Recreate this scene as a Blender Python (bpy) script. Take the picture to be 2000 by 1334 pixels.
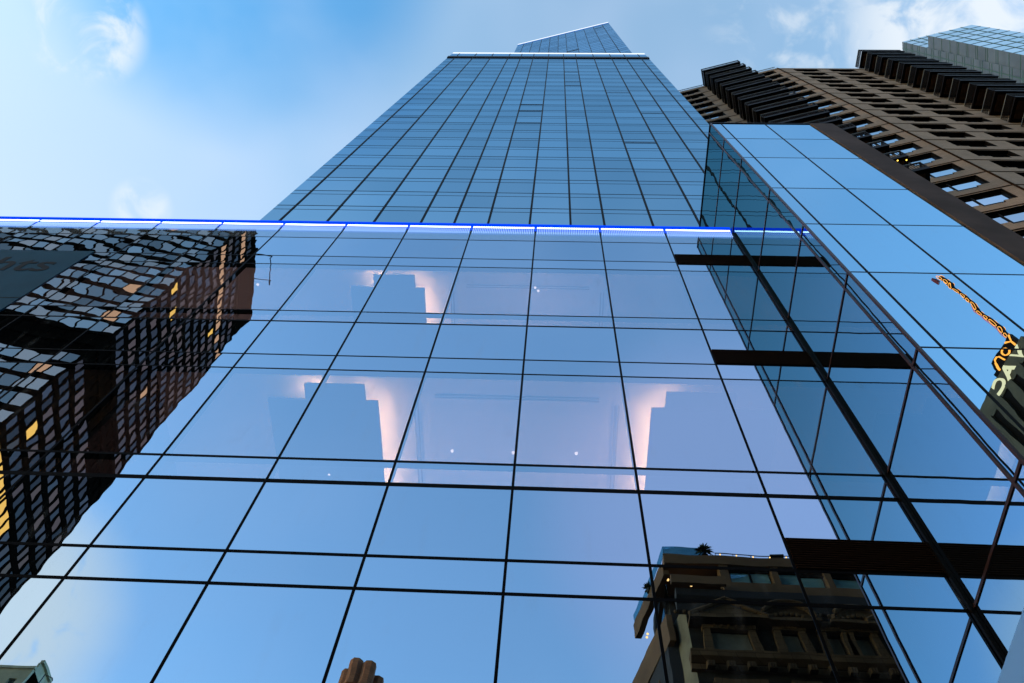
import bpy, math, random
from mathutils import Vector, Matrix
R_ = math.radians
random.seed(7)
sc = bpy.context.scene
for o in list(bpy.data.objects):
    bpy.data.objects.remove(o)
COL = sc.collection

# ------------------------------------------------------------------ camera
CAMZ = 1.6
U = 6.0                                   # metres from the lens to the podium glass
cam = bpy.data.cameras.new('camera')
cam.sensor_width = 36.0
cam.lens = 1581.64 / 2000 * 36.0
cam.clip_start = 0.1
cam.clip_end = 3000
camo = bpy.data.objects.new('camera', cam)
COL.objects.link(camo)
camo.matrix_world = Matrix.Translation((0, 0, CAMZ)) @ Matrix((
    (0.9985918814168816, -0.02196940923165265, 0.04828663817563675),
    (0.0006702146030092421, -0.904920449256892, -0.42558022901574133),
    (0.05304531252314948, 0.42501332399669206, -0.9036314897371629))).to_4x4()
sc.camera = camo

# ------------------------------------------------------------------ exposure
sc.view_settings.view_transform = 'Standard'
sc.view_settings.look = 'None'
sc.view_settings.exposure = 3.0
sc.view_settings.gamma = 1.0
sc.cycles.use_denoising = True
sc.cycles.max_bounces = 10
sc.cycles.glossy_bounces = 6
sc.cycles.transparent_max_bounces = 10
sc.cycles.caustics_reflective = False
sc.cycles.caustics_refractive = False

# ------------------------------------------------------------------ node helper
class NT:
    def __init__(s, nt):
        s.nt = nt
        s.nt.nodes.clear()
    def n(s, typ, **kw):
        nd = s.nt.nodes.new(typ)
        for k, v in kw.items():
            setattr(nd, k, v)
        return nd
    def put(s, sock, v):
        if v is None:
            return
        if hasattr(v, 'is_output') or isinstance(v, bpy.types.NodeSocket):
            s.nt.links.new(v, sock)
        else:
            if sock.type == 'RGBA' and len(v) == 3:
                v = (*v, 1)
            sock.default_value = v
    def math(s, op, a, b=None, c=None, clamp=False):
        nd = s.n('ShaderNodeMath', operation=op, use_clamp=clamp)
        for i, v in enumerate((a, b, c)):
            s.put(nd.inputs[i], v)
        return nd.outputs[0]
    def vmath(s, op, a, b=None, scale=None):
        nd = s.n('ShaderNodeVectorMath', operation=op)
        s.put(nd.inputs[0], a)
        s.put(nd.inputs[1], b)
        if scale is not None:
            s.put(nd.inputs['Scale'], scale)
        return nd.outputs['Value'] if op in ('DOT_PRODUCT', 'LENGTH') else nd.outputs['Vector']
    def noise(s, vec, scale, detail=2.0, rough=0.5, dist=0.0):
        nd = s.n('ShaderNodeTexNoise')
        s.put(nd.inputs['Vector'], vec)
        nd.inputs['Scale'].default_value = scale
        nd.inputs['Detail'].default_value = detail
        nd.inputs['Roughness'].default_value = rough
        nd.inputs['Distortion'].default_value = dist
        return nd
    def ramp(s, v, a, b, to0=0.0, to1=1.0, smooth=True):
        nd = s.n('ShaderNodeMapRange', interpolation_type='SMOOTHSTEP' if smooth else 'LINEAR')
        s.put(nd.inputs[0], v)
        nd.inputs[1].default_value = a
        nd.inputs[2].default_value = b
        nd.inputs[3].default_value = to0
        nd.inputs[4].default_value = to1
        return nd.outputs[0]
    def mix(s, f, a, b, blend='MIX'):
        nd = s.n('ShaderNodeMix', data_type='RGBA', blend_type=blend)
        s.put(nd.inputs[0], f)
        s.put(nd.inputs[6], a)
        s.put(nd.inputs[7], b)
        return nd.outputs[2]
    def shader_mix(s, f, a, b):
        nd = s.n('ShaderNodeMixShader')
        s.put(nd.inputs[0], f)
        s.nt.links.new(a, nd.inputs[1])
        s.nt.links.new(b, nd.inputs[2])
        return nd.outputs[0]

# ------------------------------------------------------------------ sky
SUN_EL, SUN_ROT = R_(8.0), R_(-90.0)      # the sun has sunk low on the left
world = bpy.data.worlds.new('World')
sc.world = world
world.use_nodes = True
W = NT(world.node_tree)
sky = W.n('ShaderNodeTexSky', sky_type='NISHITA')
sky.sun_disc = False
sky.sun_elevation = SUN_EL
sky.sun_rotation = SUN_ROT
sky.ozone_density = 1.6
sky.air_density = 1.0
sky.dust_density = 1.0
dirv = W.n('ShaderNodeTexCoord').outputs['Generated']
skyc = W.mix(1.0, sky.outputs[0], (1.05, 1.04, 0.95), 'MULTIPLY')
deep = W.ramp(W.vmath('DOT_PRODUCT', dirv, tuple(Vector((-0.33, -0.03, 0.94)).normalized())), 0.970, 0.993)
wisp = W.noise(dirv, 5.0, 4, 0.55).outputs['Fac']
deep = W.math('MULTIPLY', deep, W.ramp(wisp, 0.25, 0.60, 0.65, 1.0))
veil = W.ramp(W.vmath('DOT_PRODUCT', dirv, tuple(Vector((-0.70, 0.42, 0.58)).normalized())), 0.80, 0.97, 0.0, 0.65)
skyc = W.mix(veil, skyc, (0.78, 0.93, 1.16))
veil2 = W.ramp(W.vmath('DOT_PRODUCT', dirv, tuple(Vector((0.21, -0.59, 0.78)).normalized())), 0.968, 0.994, 0.0, 0.85)
skyc = W.mix(veil2, skyc, (0.88, 0.91, 1.28))
veil3 = W.ramp(W.vmath('DOT_PRODUCT', dirv, tuple(Vector((-0.05, -0.55, 0.82)).normalized())), 0.90, 0.99, 0.0, 0.16)
skyc = W.mix(veil3, skyc, (0.88, 0.91, 1.22))
skyc = W.mix(deep, skyc, W.mix(1.0, skyc, (0.34, 0.70, 0.93), 'MULTIPLY'))
big = W.noise(dirv, 3.1, 3, 0.5).outputs['Fac']
skyc = W.mix(W.ramp(big, 0.40, 0.75, 0.0, 0.30), skyc, (1.05, 1.14, 1.42))
puff = W.noise(dirv, 17.0, 7, 0.55, 0.5).outputs['Fac']
cloud = None
for d, r0, r1, thr, amt in (((-0.487, 0.063, 0.871), 0.9979, 0.9996, 0.42, 0.75),
                            ((-0.458, 0.248, 0.854), 0.99935, 0.99995, 0.36, 0.60),
                            ((0.300, 0.045, 0.950), 0.9880, 0.9985, 0.44, 0.48),
                            ((0.440, 0.040, 0.897), 0.9850, 0.9970, 0.36, 0.75),
                            ((-0.57, -0.58, 0.58), 0.9860, 0.9985, 0.20, 0.9)):
    v = Vector(d).normalized()
    m = W.ramp(W.vmath('DOT_PRODUCT', dirv, tuple(v)), r0, r1)
    c = W.ramp(puff, thr, thr + 0.22)
    k = W.math('MULTIPLY', W.math('MULTIPLY', m, c), amt)
    cloud = k if cloud is None else W.math('MAXIMUM', cloud, k)
cloudc = W.mix(W.ramp(W.vmath('DOT_PRODUCT', dirv, (0, 1, 0)), -0.3, -0.1), (2.1, 1.75, 1.5), (1.22, 1.27, 1.30))
skyc = W.mix(cloud, skyc, cloudc)
bg = W.n('ShaderNodeBackground')
W.put(bg.inputs[0], skyc)
bg.inputs[1].default_value = 0.1
wo = W.n('ShaderNodeOutputWorld')
W.nt.links.new(bg.outputs[0], wo.inputs[0])

sun = bpy.data.lights.new('sun', 'SUN')
sun.energy = 0.015                          # dusk: hardly any direct sun left
sun.angle = R_(6)
sun.color = (1.0, 0.82, 0.66)
suno = bpy.data.objects.new('sun', sun)
COL.objects.link(suno)
sd = Vector((-math.cos(SUN_EL), 0.0, math.sin(SUN_EL)))
suno.rotation_euler = sd.to_track_quat('Z', 'Y').to_euler()

# ------------------------------------------------------------------ materials
def new_mat(name):
    m = bpy.data.materials.new(name)
    m.use_nodes = True
    return m, NT(m.node_tree)
def out(t, sh):
    o = t.n('ShaderNodeOutputMaterial')
    t.nt.links.new(sh, o.inputs[0])

def plain(name, col, rough=0.5, metal=0.0, var=0.0, scale=3.0, bump=0.0, spec=0.12):
    m, t = new_mat(name)
    b = t.n('ShaderNodeBsdfPrincipled')
    tc = t.n('ShaderNodeTexCoord').outputs['Object']
    if var:
        f = t.noise(tc, scale, 5, 0.6).outputs['Fac']
        lo = tuple(c * (1 - var) for c in col)
        hi = tuple(c * (1 + var) for c in col)
        t.put(b.inputs['Base Color'], t.mix(t.ramp(f, 0.3, 0.7), lo, hi))
    else:
        t.put(b.inputs['Base Color'], col)
    if bump:
        bn = t.n('ShaderNodeBump')
        bn.inputs['Strength'].default_value = bump
        t.put(bn.inputs['Height'], t.noise(tc, scale * 6, 4).outputs['Fac'])
        t.put(b.inputs['Normal'], bn.outputs[0])
    b.inputs['Roughness'].default_value = rough
    b.inputs['Specular IOR Level'].default_value = spec
    b.inputs['Metallic'].default_value = metal
    out(t, b.outputs[0])
    return m

def emit(name, col, strength):
    m, t = new_mat(name)
    e = t.n('ShaderNodeEmission')
    t.put(e.inputs[0], col)
    e.inputs[1].default_value = strength
    out(t, e.outputs[0])
    return m

def rand(t):
    """one number per pane, whether the pane is an object or an island of a mesh"""
    a = t.n('ShaderNodeObjectInfo').outputs['Random']
    b = t.n('ShaderNodeNewGeometry').outputs['Random Per Island']
    return t.math('FRACT', t.math('ADD', a, b))

def glass(name, tint, amp=0.006, wscale=3.5, stretch=(1, 1, 1), var=0.06, refl=0.9,
          see=None, body=(0.01, 0.012, 0.015), matte=0.0, dirt=0.0, warm=None, tilt=0.0, lo_tint=None, lo=0.15, hi=0.55):
    """mirror-like coated glass with a slight roller wave; see = tint of what comes through"""
    m, t = new_mat(name)
    tc = t.n('ShaderNodeTexCoord').outputs['Object']
    r = rand(t)
    off = t.n('ShaderNodeCombineXYZ')
    t.put(off.inputs[0], t.math('MULTIPLY', r, 37.0))
    t.put(off.inputs[2], t.math('MULTIPLY', r, 19.0))
    v = t.vmath('MULTIPLY', tc, stretch)
    v = t.vmath('ADD', v, off.outputs[0])
    w1 = t.noise(v, wscale, 1.0, 0.5).outputs['Color']
    w2 = t.noise(v, wscale * 0.3, 0.0).outputs['Color']
    d = t.vmath('ADD', t.vmath('SUBTRACT', w1, (0.5, 0.5, 0.5)),
                t.vmath('SUBTRACT', w2, (0.5, 0.5, 0.5)))
    d = t.vmath('SCALE', d, scale=amp)
    nrm = t.n('ShaderNodeNewGeometry').outputs['Normal']
    if tilt:
        wn = t.n('ShaderNodeTexWhiteNoise', noise_dimensions='1D')
        t.put(wn.inputs['W'], t.math('MULTIPLY', r, 91.0))
        d = t.vmath('ADD', d, t.vmath('SCALE', t.vmath('SUBTRACT', wn.outputs['Color'], (0.5, 0.5, 0.5)), scale=tilt))
    nrm = t.vmath('NORMALIZE', t.vmath('ADD', nrm, d))
    g = t.n('ShaderNodeBsdfGlossy')
    g.inputs['Roughness'].default_value = 0.0
    t.put(g.inputs['Normal'], nrm)
    col = t.mix(r, tuple(c * (1 - var) for c in tint), tuple(min(1, c * (1 + var)) for c in tint))
    if warm:                                   # some panes take a warmer tint
        wn2 = t.n('ShaderNodeTexWhiteNoise', noise_dimensions='1D')
        t.put(wn2.inputs['W'], t.math('MULTIPLY', r, 53.0))
        col = t.mix(t.ramp(wn2.outputs['Value'], 0.45, 0.85), col, warm)
    if lo_tint:                                # dimmed double reflection put into the tint at grazing incidence
        lw = t.n('ShaderNodeLayerWeight')
        lw.inputs[0].default_value = 0.5
        geo = t.n('ShaderNodeNewGeometry')
        cosi = t.math('ABSOLUTE', t.vmath('DOT_PRODUCT', geo.outputs['Normal'], geo.outputs['Incoming']))
        col = t.mix(t.ramp(cosi, lo, hi), lo_tint, col)
    t.put(g.inputs['Color'], col)
    if see:
        b = t.n('ShaderNodeBsdfTransparent')
        t.put(b.inputs[0], see)
    else:
        b = t.n('ShaderNodeBsdfDiffuse')
        t.put(b.inputs[0], body)
    sh = t.shader_mix(refl, b.outputs[0], g.outputs[0])
    if matte:
        df = t.n('ShaderNodeBsdfDiffuse')
        t.put(df.inputs[0], (0.6, 0.65, 0.7))
        sh = t.shader_mix(matte, sh, df.outputs[0])
    if dirt:                                   # rain streaks and smudges, a few per cent
        st = t.noise(t.vmath('MULTIPLY', v, (5.0, 1.0, 0.35)), 1.6, 5, 0.65).outputs['Fac']
        sm = t.noise(v, 0.9, 4, 0.6).outputs['Fac']
        f = t.math('MULTIPLY', t.ramp(st, 0.50, 0.78), t.ramp(sm, 0.40, 0.70))
        dd = t.n('ShaderNodeBsdfDiffuse')
        t.put(dd.inputs[0], (0.55, 0.57, 0.60))
        sh = t.shader_mix(t.math('MULTIPLY', f, dirt), sh, dd.outputs[0])
    out(t, sh)
    return m

def brick(name, c1, c2, mortar, sx=0.22, sz=0.075, var=0.25):
    m, t = new_mat(name)
    tc = t.n('ShaderNodeTexCoord').outputs['Object']
    sep = t.n('ShaderNodeSeparateXYZ')
    t.put(sep.inputs[0], tc)
    cx = t.n('ShaderNodeCombineXYZ')
    t.put(cx.inputs[0], t.math('ADD', sep.outputs[0], sep.outputs[1]))
    t.put(cx.inputs[1], sep.outputs[2])
    bt = t.n('ShaderNodeTexBrick')
    t.put(bt.inputs['Vector'], cx.outputs[0])
    t.put(bt.inputs['Color1'], c1)
    t.put(bt.inputs['Color2'], c2)
    t.put(bt.inputs['Mortar'], mortar)
    bt.inputs['Scale'].default_value = 1.0
    bt.inputs['Mortar Size'].default_value = 0.012
    bt.inputs['Brick Width'].default_value = sx
    bt.inputs['Row Height'].default_value = sz
    f = t.noise(tc, 0.45, 6, 0.65).outputs['Fac']
    col = t.mix(t.ramp(f, 0.3, 0.75), bt.outputs['Color'],
                t.mix(1.0, bt.outputs['Color'], (1 - var, 1 - var, 1 - var), 'MULTIPLY'))
    b = t.n('ShaderNodeBsdfPrincipled')
    t.put(b.inputs['Base Color'], col)
    b.inputs['Roughness'].default_value = 0.85
    b.inputs['Specular IOR Level'].default_value = 0.1
    out(t, b.outputs[0])
    return m

M = {}
PT = (0.355, 0.55, 0.75)
AN_ = dict(stretch=(0.6, 1, 1.3), tilt=0.0030, var=0.05, dirt=0.16)
M['podium_glass'] = glass('podium_glass', PT, amp=0.0026, refl=0.88, **AN_)
M['vision_glass'] = glass('vision_glass', PT, amp=0.0026, refl=0.84, see=(0.95, 0.86, 0.9), **AN_)
M['wavy_glass'] = glass('wavy_glass', PT, amp=0.0048, wscale=2.3, refl=0.88, **AN_)
M['wavy_vision_glass'] = glass('wavy_vision_glass', PT, amp=0.0048, wscale=2.3, refl=0.84, see=(0.95, 0.86, 0.9), **AN_)
M['frit_glass'] = glass('frit_glass', PT, amp=0.005, refl=0.88, matte=0.08, **AN_)  # matte share added so this band picks up the LED glow
M['tower_glass'] = glass('tower_glass', (0.28, 0.50, 0.66), amp=0.002, refl=0.92, var=0.10, tilt=0.002)
M['upper_glass'] = glass('upper_glass', (0.31, 0.52, 0.70), amp=0.002, refl=0.92, var=0.12, tilt=0.002)
M['bay_front_glass'] = glass('bay_front_glass', (0.41, 0.71, 0.94), amp=0.006, wscale=2.5, refl=0.9, tilt=0.0025, var=0.05, dirt=0.12)
M['bay_side_glass'] = glass('bay_side_glass', (0.56, 0.72, 0.88), amp=0.007, wscale=2.0, refl=0.92, tilt=0.001, var=0.04,
                            lo_tint=(0.22, 0.40, 0.40), lo=0.17, hi=0.62)
M['black_metal'] = plain('black_metal', (0.0025, 0.0025, 0.003), 0.4, spec=0.02)
M['brown_metal'] = plain('brown_metal', (0.035, 0.018, 0.018), 0.35, 0.5)
M['louver'] = plain('louver', (0.035, 0.018, 0.011), 0.5, spec=0.02)
M['pier_stone'] = plain('pier_stone', (0.075, 0.055, 0.05), 0.8, var=0.25, scale=0.8)
M['roof'] = plain('roof', (0.06, 0.06, 0.06), 0.9)
M['ceiling'] = plain('ceiling', (0.75, 0.73, 0.72), 0.9)
M['soffit'] = plain('soffit', (0.03, 0.03, 0.035), 0.8)
M['interior'] = plain('interior', (0.10, 0.09, 0.09), 0.9)
M['track'] = plain('track', (0.42, 0.42, 0.44), 0.5)
M['cove'] = emit('cove', (1.0, 0.60, 0.25), 8.5)
M['bulb'] = emit('bulb', (1.0, 0.85, 0.7), 0.5)
M['led_white'] = emit('led_white', (0.72, 0.82, 1.0), 0.42)
M['led_comb'] = emit('led_comb', (0.32, 0.52, 1.0), 0.17)
M['led_blue'] = emit('led_blue', (0.0, 0.05, 0.9), 0.16)
M['led_backing'] = emit('led_backing', (0.02, 0.10, 0.9), 0.13)
M['white_strip'] = emit('white_strip', (0.86, 0.93, 1.0), 0.16)
M['blue_strip'] = emit('blue_strip', (0.05, 0.28, 0.9), 0.09)
M['frosted'] = None
M['asphalt'] = plain('asphalt', (0.05, 0.05, 0.052), 0.9, var=0.2, scale=0.7, bump=0.2)
M['concrete'] = plain('concrete', (0.28, 0.27, 0.26), 0.9, var=0.15, scale=0.6)
M['banner'] = plain('banner', (0.004, 0.055, 0.105), 0.6, var=0.12, scale=1.0)
M['banner_text'] = plain('banner_text', (0.003, 0.006, 0.01), 0.6)
M['brown_brick'] = brick('brown_brick', (0.26, 0.190, 0.150), (0.19, 0.140, 0.110), (0.15, 0.118, 0.100))
M['brown_joint'] = plain('brown_joint', (0.018, 0.011, 0.008), 0.8, spec=0.0)
M['bronze'] = plain('bronze', (0.0035, 0.0035, 0.004), 0.45, spec=0.03)
M['rail_grey'] = plain('rail_grey', (0.10, 0.13, 0.16), 0.5)
M['balcony_soffit'] = plain('balcony_soffit', (0.03, 0.016, 0.008), 0.7, var=0.4, scale=2)
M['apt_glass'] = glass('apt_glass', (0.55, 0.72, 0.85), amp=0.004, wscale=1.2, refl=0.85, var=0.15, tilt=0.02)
M['apt_glass_dark'] = glass('apt_glass_dark', (0.28, 0.42, 0.45), amp=0.004, wscale=1.2, refl=0.85, var=0.3, tilt=0.02)  # darker copy for the right face, its dim reflection put into the tint

def mat_frosted():
    m, t = new_mat('frosted_glass')
    d = t.n('ShaderNodeBsdfDiffuse')
    t.put(d.inputs[0], (0.6, 0.7, 0.8))
    tr = t.n('ShaderNodeBsdfTranslucent')
    t.put(tr.inputs[0], (0.34, 0.62, 0.95))
    out(t, t.shader_mix(0.7, d.outputs[0], tr.outputs[0]))
    return m
M['frosted'] = mat_frosted()

# ------------------------------------------------------------------ mesh helper
class MB:
    def __init__(s, o=(0, 0, 0), tx=(1, 0, 0), ty=(0, 1, 0), tz=(0, 0, 1)):
        s.v, s.f = [], []
        s.frame(o, tx, ty, tz)
    def frame(s, o, tx=(1, 0, 0), ty=(0, 1, 0), tz=(0, 0, 1)):
        s.o, s.tx, s.ty, s.tz = Vector(o), Vector(tx), Vector(ty), Vector(tz)
        return s
    def p(s, a, b, c):
        s.v.append(tuple(s.o + s.tx * a + s.ty * b + s.tz * c))
        return len(s.v) - 1
    def poly(s, *pts):
        s.f.append([s.p(*q) for q in pts])
        return s
    def box(s, x0, x1, y0, y1, z0, z1):
        i = [s.p(x, y, z) for z in (z0, z1) for x, y in ((x0, y0), (x1, y0), (x1, y1), (x0, y1))]
        for q in ((0, 3, 2, 1), (4, 5, 6, 7), (0, 1, 5, 4), (1, 2, 6, 5), (2, 3, 7, 6), (3, 0, 4, 7)):
            s.f.append([i[k] for k in q])
        return s
    def prism(s, pts, z0, z1):
        n = len(pts)
        a = [s.p(x, y, z0) for x, y in pts]
        b = [s.p(x, y, z1) for x, y in pts]
        s.f.append(a[::-1])
        s.f.append(b)
        for i in range(n):
            j = (i + 1) % n
            s.f.append([a[i], a[j], b[j], b[i]])
        return s
    def xprism(s, pts, y0, y1):
        """profile in x-z pushed along y"""
        n = len(pts)
        a = [s.p(x, y0, z) for x, z in pts]
        b = [s.p(x, y1, z) for x, z in pts]
        s.f.append(a)
        s.f.append(b[::-1])
        for i in range(n):
            j = (i + 1) % n
            s.f.append([a[j], a[i], b[i], b[j]])
        return s
    def yprism(s, pts, x0, x1):
        """profile in y-z pushed along x"""
        n = len(pts)
        a = [s.p(x0, y, z) for y, z in pts]
        b = [s.p(x1, y, z) for y, z in pts]
        s.f.append(a)
        s.f.append(b[::-1])
        for i in range(n):
            j = (i + 1) % n
            s.f.append([a[j], a[i], b[i], b[j]])
        return s
    def tube(s, pts, r, n=6):
        P = [s.o + s.tx * a + s.ty * b + s.tz * c for a, b, c in pts]
        rings = []
        for i, q in enumerate(P):
            d = (P[min(i + 1, len(P) - 1)] - P[max(i - 1, 0)]).normalized()
            up = Vector((0, 0, 1)) if abs(d.z) < 0.9 else Vector((1, 0, 0))
            e1 = d.cross(up).normalized()
            e2 = d.cross(e1)
            ring = []
            for k in range(n):
                a = 2 * math.pi * k / n
                s.v.append(tuple(q + (e1 * math.cos(a) + e2 * math.sin(a)) * r))
                ring.append(len(s.v) - 1)
            rings.append(ring)
        for a, b in zip(rings, rings[1:]):
            for k in range(n):
                l = (k + 1) % n
                s.f.append([a[k], a[l], b[l], b[k]])
        s.f.append(rings[0][::-1])
        s.f.append(rings[-1])
        return s
    def ball(s, c, r, n=8, m=5, squash=1.0):
        C0 = s.o + s.tx * c[0] + s.ty * c[1] + s.tz * c[2]
        rings = []
        for j in range(m + 1):
            th = math.pi * j / m
            rr = max(r * math.sin(th), r * 0.02)
            ring = []
            for k in range(n):
                a = 2 * math.pi * k / n
                s.v.append((C0.x + rr * math.cos(a), C0.y + rr * math.sin(a), C0.z + r * squash * math.cos(th)))
                ring.append(len(s.v) - 1)
            rings.append(ring)
        for a, b in zip(rings, rings[1:]):
            for k in range(n):
                l = (k + 1) % n
                s.f.append([a[k], b[k], b[l], a[l]])
        s.f.append(rings[0])
        s.f.append(rings[-1][::-1])
        return s
    def wall(s, x0, x1, z0, z1, openings, depth, reveal_mesh=None):
        """flat wall at y=0 facing -y with openings cut and their reveals"""
        xs = sorted({round(v, 4) for v in [x0, x1] + [k for o in openings for k in o[:2]] if x0 <= v <= x1})
        zs = sorted({round(v, 4) for v in [z0, z1] + [k for o in openings for k in o[2:4]] if z0 <= v <= z1})
        hole = set()
        for i in range(len(xs) - 1):
            cx = (xs[i] + xs[i + 1]) / 2
            for j in range(len(zs) - 1):
                cz = (zs[j] + zs[j + 1]) / 2
                if any(o[0] < cx < o[1] and o[2] < cz < o[3] for o in openings):
                    hole.add((i, j))
        nx, nz = len(xs) - 1, len(zs) - 1
        for j in range(nz):
            i = 0
            while i < nx:
                if (i, j) in hole:
                    i += 1
                    continue
                k = i
                while k + 1 < nx and (k + 1, j) not in hole:
                    k += 1
                s.poly((xs[i], 0, zs[j]), (xs[k + 1], 0, zs[j]), (xs[k + 1], 0, zs[j + 1]), (xs[i], 0, zs[j + 1]))
                i = k + 1
        q = reveal_mesh or s
        if reveal_mesh:
            reveal_mesh.frame(s.o, s.tx, s.ty, s.tz)
        for (i, j) in hole:
            a, b, c, d = xs[i], xs[i + 1], zs[j], zs[j + 1]
            if (i - 1, j) not in hole:
                q.poly((a, 0, c), (a, 0, d), (a, depth, d), (a, depth, c))
            if (i + 1, j) not in hole:
                q.poly((b, 0, c), (b, depth, c), (b, depth, d), (b, 0, d))
            if (i, j - 1) not in hole:
                q.poly((a, 0, c), (a, depth, c), (b, depth, c), (b, 0, c))
            if (i, j + 1) not in hole:
                q.poly((a, 0, d), (b, 0, d), (b, depth, d), (a, depth, d))
        return s
    def build(s, name, mat, parent=None, loc=None):
        me = bpy.data.meshes.new(name)
        me.from_pydata(s.v, [], s.f)
        me.update()
        me.materials.append(M[mat] if isinstance(mat, str) else mat)
        o = bpy.data.objects.new(name, me)
        COL.objects.link(o)
        if parent:
            o.parent = parent
        if loc:
            o.location = loc
        return o

def tag(o, label=None, cat=None, group=None, kind=None):
    if label: o['label'] = label
    if cat: o['category'] = cat
    if group: o['group'] = group
    if kind: o['kind'] = kind
    return o
def thing(name, label, cat, loc=(0, 0, 0), rz=0.0, group=None):
    o = bpy.data.objects.new(name, None)
    o.empty_display_size = 0.5
    COL.objects.link(o)
    o.location = loc
    o.rotation_euler = (0, 0, rz)
    return tag(o, label, cat, group)
def copy_tree(o, parent=None):
    c = o.copy()
    COL.objects.link(c)
    c.parent = parent
    for ch in list(o.children):
        copy_tree(ch, c)
    return c
def letters(name, txt, size, depth, mat, parent, mw, bold=0.0, shear=0.0):
    cu = bpy.data.curves.new(name, 'FONT')
    cu.body = txt
    cu.size = size
    cu.extrude = depth
    cu.offset = bold
    cu.shear = shear
    cu.align_x = 'CENTER'
    cu.align_y = 'CENTER'
    tmp = bpy.data.objects.new(name + '_src', cu)
    COL.objects.link(tmp)
    dg = bpy.context.evaluated_depsgraph_get()
    me = bpy.data.meshes.new_from_object(tmp.evaluated_get(dg))
    bpy.data.objects.remove(tmp)
    bpy.data.curves.remove(cu)
    me.materials.clear()
    me.materials.append(M[mat])
    o = bpy.data.objects.new(name, me)
    COL.objects.link(o)
    o.parent = parent
    o.matrix_local = mw
    return o
def Z(r, y=U):                             # height seen at slope r on a wall y metres away
    return r * y + CAMZ

# ------------------------------------------------------------------ ground
g = MB().box(-400, 400, -400, 400, -0.5, 0.0).build('ground', 'asphalt')
tag(g, kind='structure')
g = MB().box(-80, 80, -1.2, 40, 0.004, 0.15).build('pavement', 'concrete')
tag(g, kind='structure')

# ================================================================== PODIUM
P = thing('glass_podium', 'wide mirror glass podium in front of the tower, rimmed with blue light', 'building', (0, U, 0))
MX = [(-0.862 + 0.2627 * k) * U for k in range(-9, 6)]      # mullion centres
X7 = 0.726 * U
EDGE = MX + [X7]
ROWS = [0.25, 0.571, 0.659, 1.089, 1.176, 1.403, 1.489, 1.919, 2.005, 2.235, 2.317, 2.744, 2.835, 3.056, 3.182]
RZ = [0.16] + [Z(r) for r in ROWS]
VISION = {(1.403, 1.489), (1.489, 1.919), (2.235, 2.317), (2.317, 2.744)}
LOUV = [(1.181, 1.269), (2.010, 2.098), (2.814, 2.922)]
def visible(i, r0, r1):                    # does the frame show any of this pane?
    xr = EDGE[i + 1] / U
    if r1 < 0.86: return False
    left = -0.94 if r1 < 1.1 else (-1.13 if r1 < 1.42 else (-1.39 if r1 < 1.95 else (-1.65 if r1 < 2.33 else -2.2)))
    return xr > left
rest = MB()
rest_n = 0
for j in range(len(RZ) - 1):
    r0 = ROWS[j - 1] if j else 0
    r1 = ROWS[j]
    for i in range(len(EDGE) - 1):
        x0, x1, z0, z1 = EDGE[i], EDGE[i + 1], RZ[j], RZ[j + 1]
        if i == len(EDGE) - 2:             # last bay: louvres instead of part of the glass
            cuts = [(max(z0, Z(a)), min(z1, Z(b))) for a, b in LOUV if Z(a) < z1 and Z(b) > z0]
            if cuts:
                a, b = cuts[0]
                if a - z0 > 0.12: spans = [(z0, a)]
                else: spans = []
                if z1 - b > 0.12: spans.append((b, z1))
            else:
                spans = [(z0, z1)]
        else:
            spans = [(z0, z1)]
        for a, b in spans:
            m = 'vision_glass' if (r0, r1) in VISION else ('frit_glass' if r1 > 3.1 else 'podium_glass')
            if x0 < -4.9 and m != 'frit_glass': m = 'wavy_glass' if m == 'podium_glass' else 'wavy_vision_glass'
            if visible(i, r0, r1):
                MB().poly((x0, 0, a), (x1, 0, a), (x1, 0, b), (x0, 0, b)).build('glass_pane', m, P)
            else:
                rest.poly((x0, 0, a), (x1, 0, a), (x1, 0, b), (x0, 0, b))
tag(rest.build('glass_panes', 'podium_glass', P), kind='stuff')
top = Z(3.182)
for x in MX:
    MB().box(x - 0.0165, x + 0.0165, -0.005, 0.10, 0.16, top).build('mullion', 'black_metal', P)
for j, r in enumerate(ROWS[:-1]):
    h = 0.040 if r == 1.403 else (0.024 if r in (1.176, 1.089, 1.489, 2.235) else 0.017)
    # transoms run from mullion to mullion, a hair behind their faces
    MB().box(EDGE[0], X7, -0.0025, 0.09, Z(r) - h, Z(r) + h).build('transom', 'black_metal', P)
for a, b in LOUV:
    lv = MB()
    lv.box(MX[-1] + 0.022, X7, 0.06, 0.075, Z(a), Z(b))
    n = 14
    for k in range(n):
        z = Z(a) + (Z(b) - Z(a)) * (k + 0.5) / n
        lv.yprism([(-0.02, z - 0.012), (0.05, z + 0.008), (0.05, z + 0.016), (-0.02, z - 0.004)], MX[-1] + 0.022, X7 - 0.05)
    lv.build('louver', 'louver', P)
# corner post where the podium meets the projecting bay
MB().box(X7 - 0.05, X7 - 0.004, -0.05, -0.013, 0.16, top).build('corner_post', 'black_metal', P)
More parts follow.
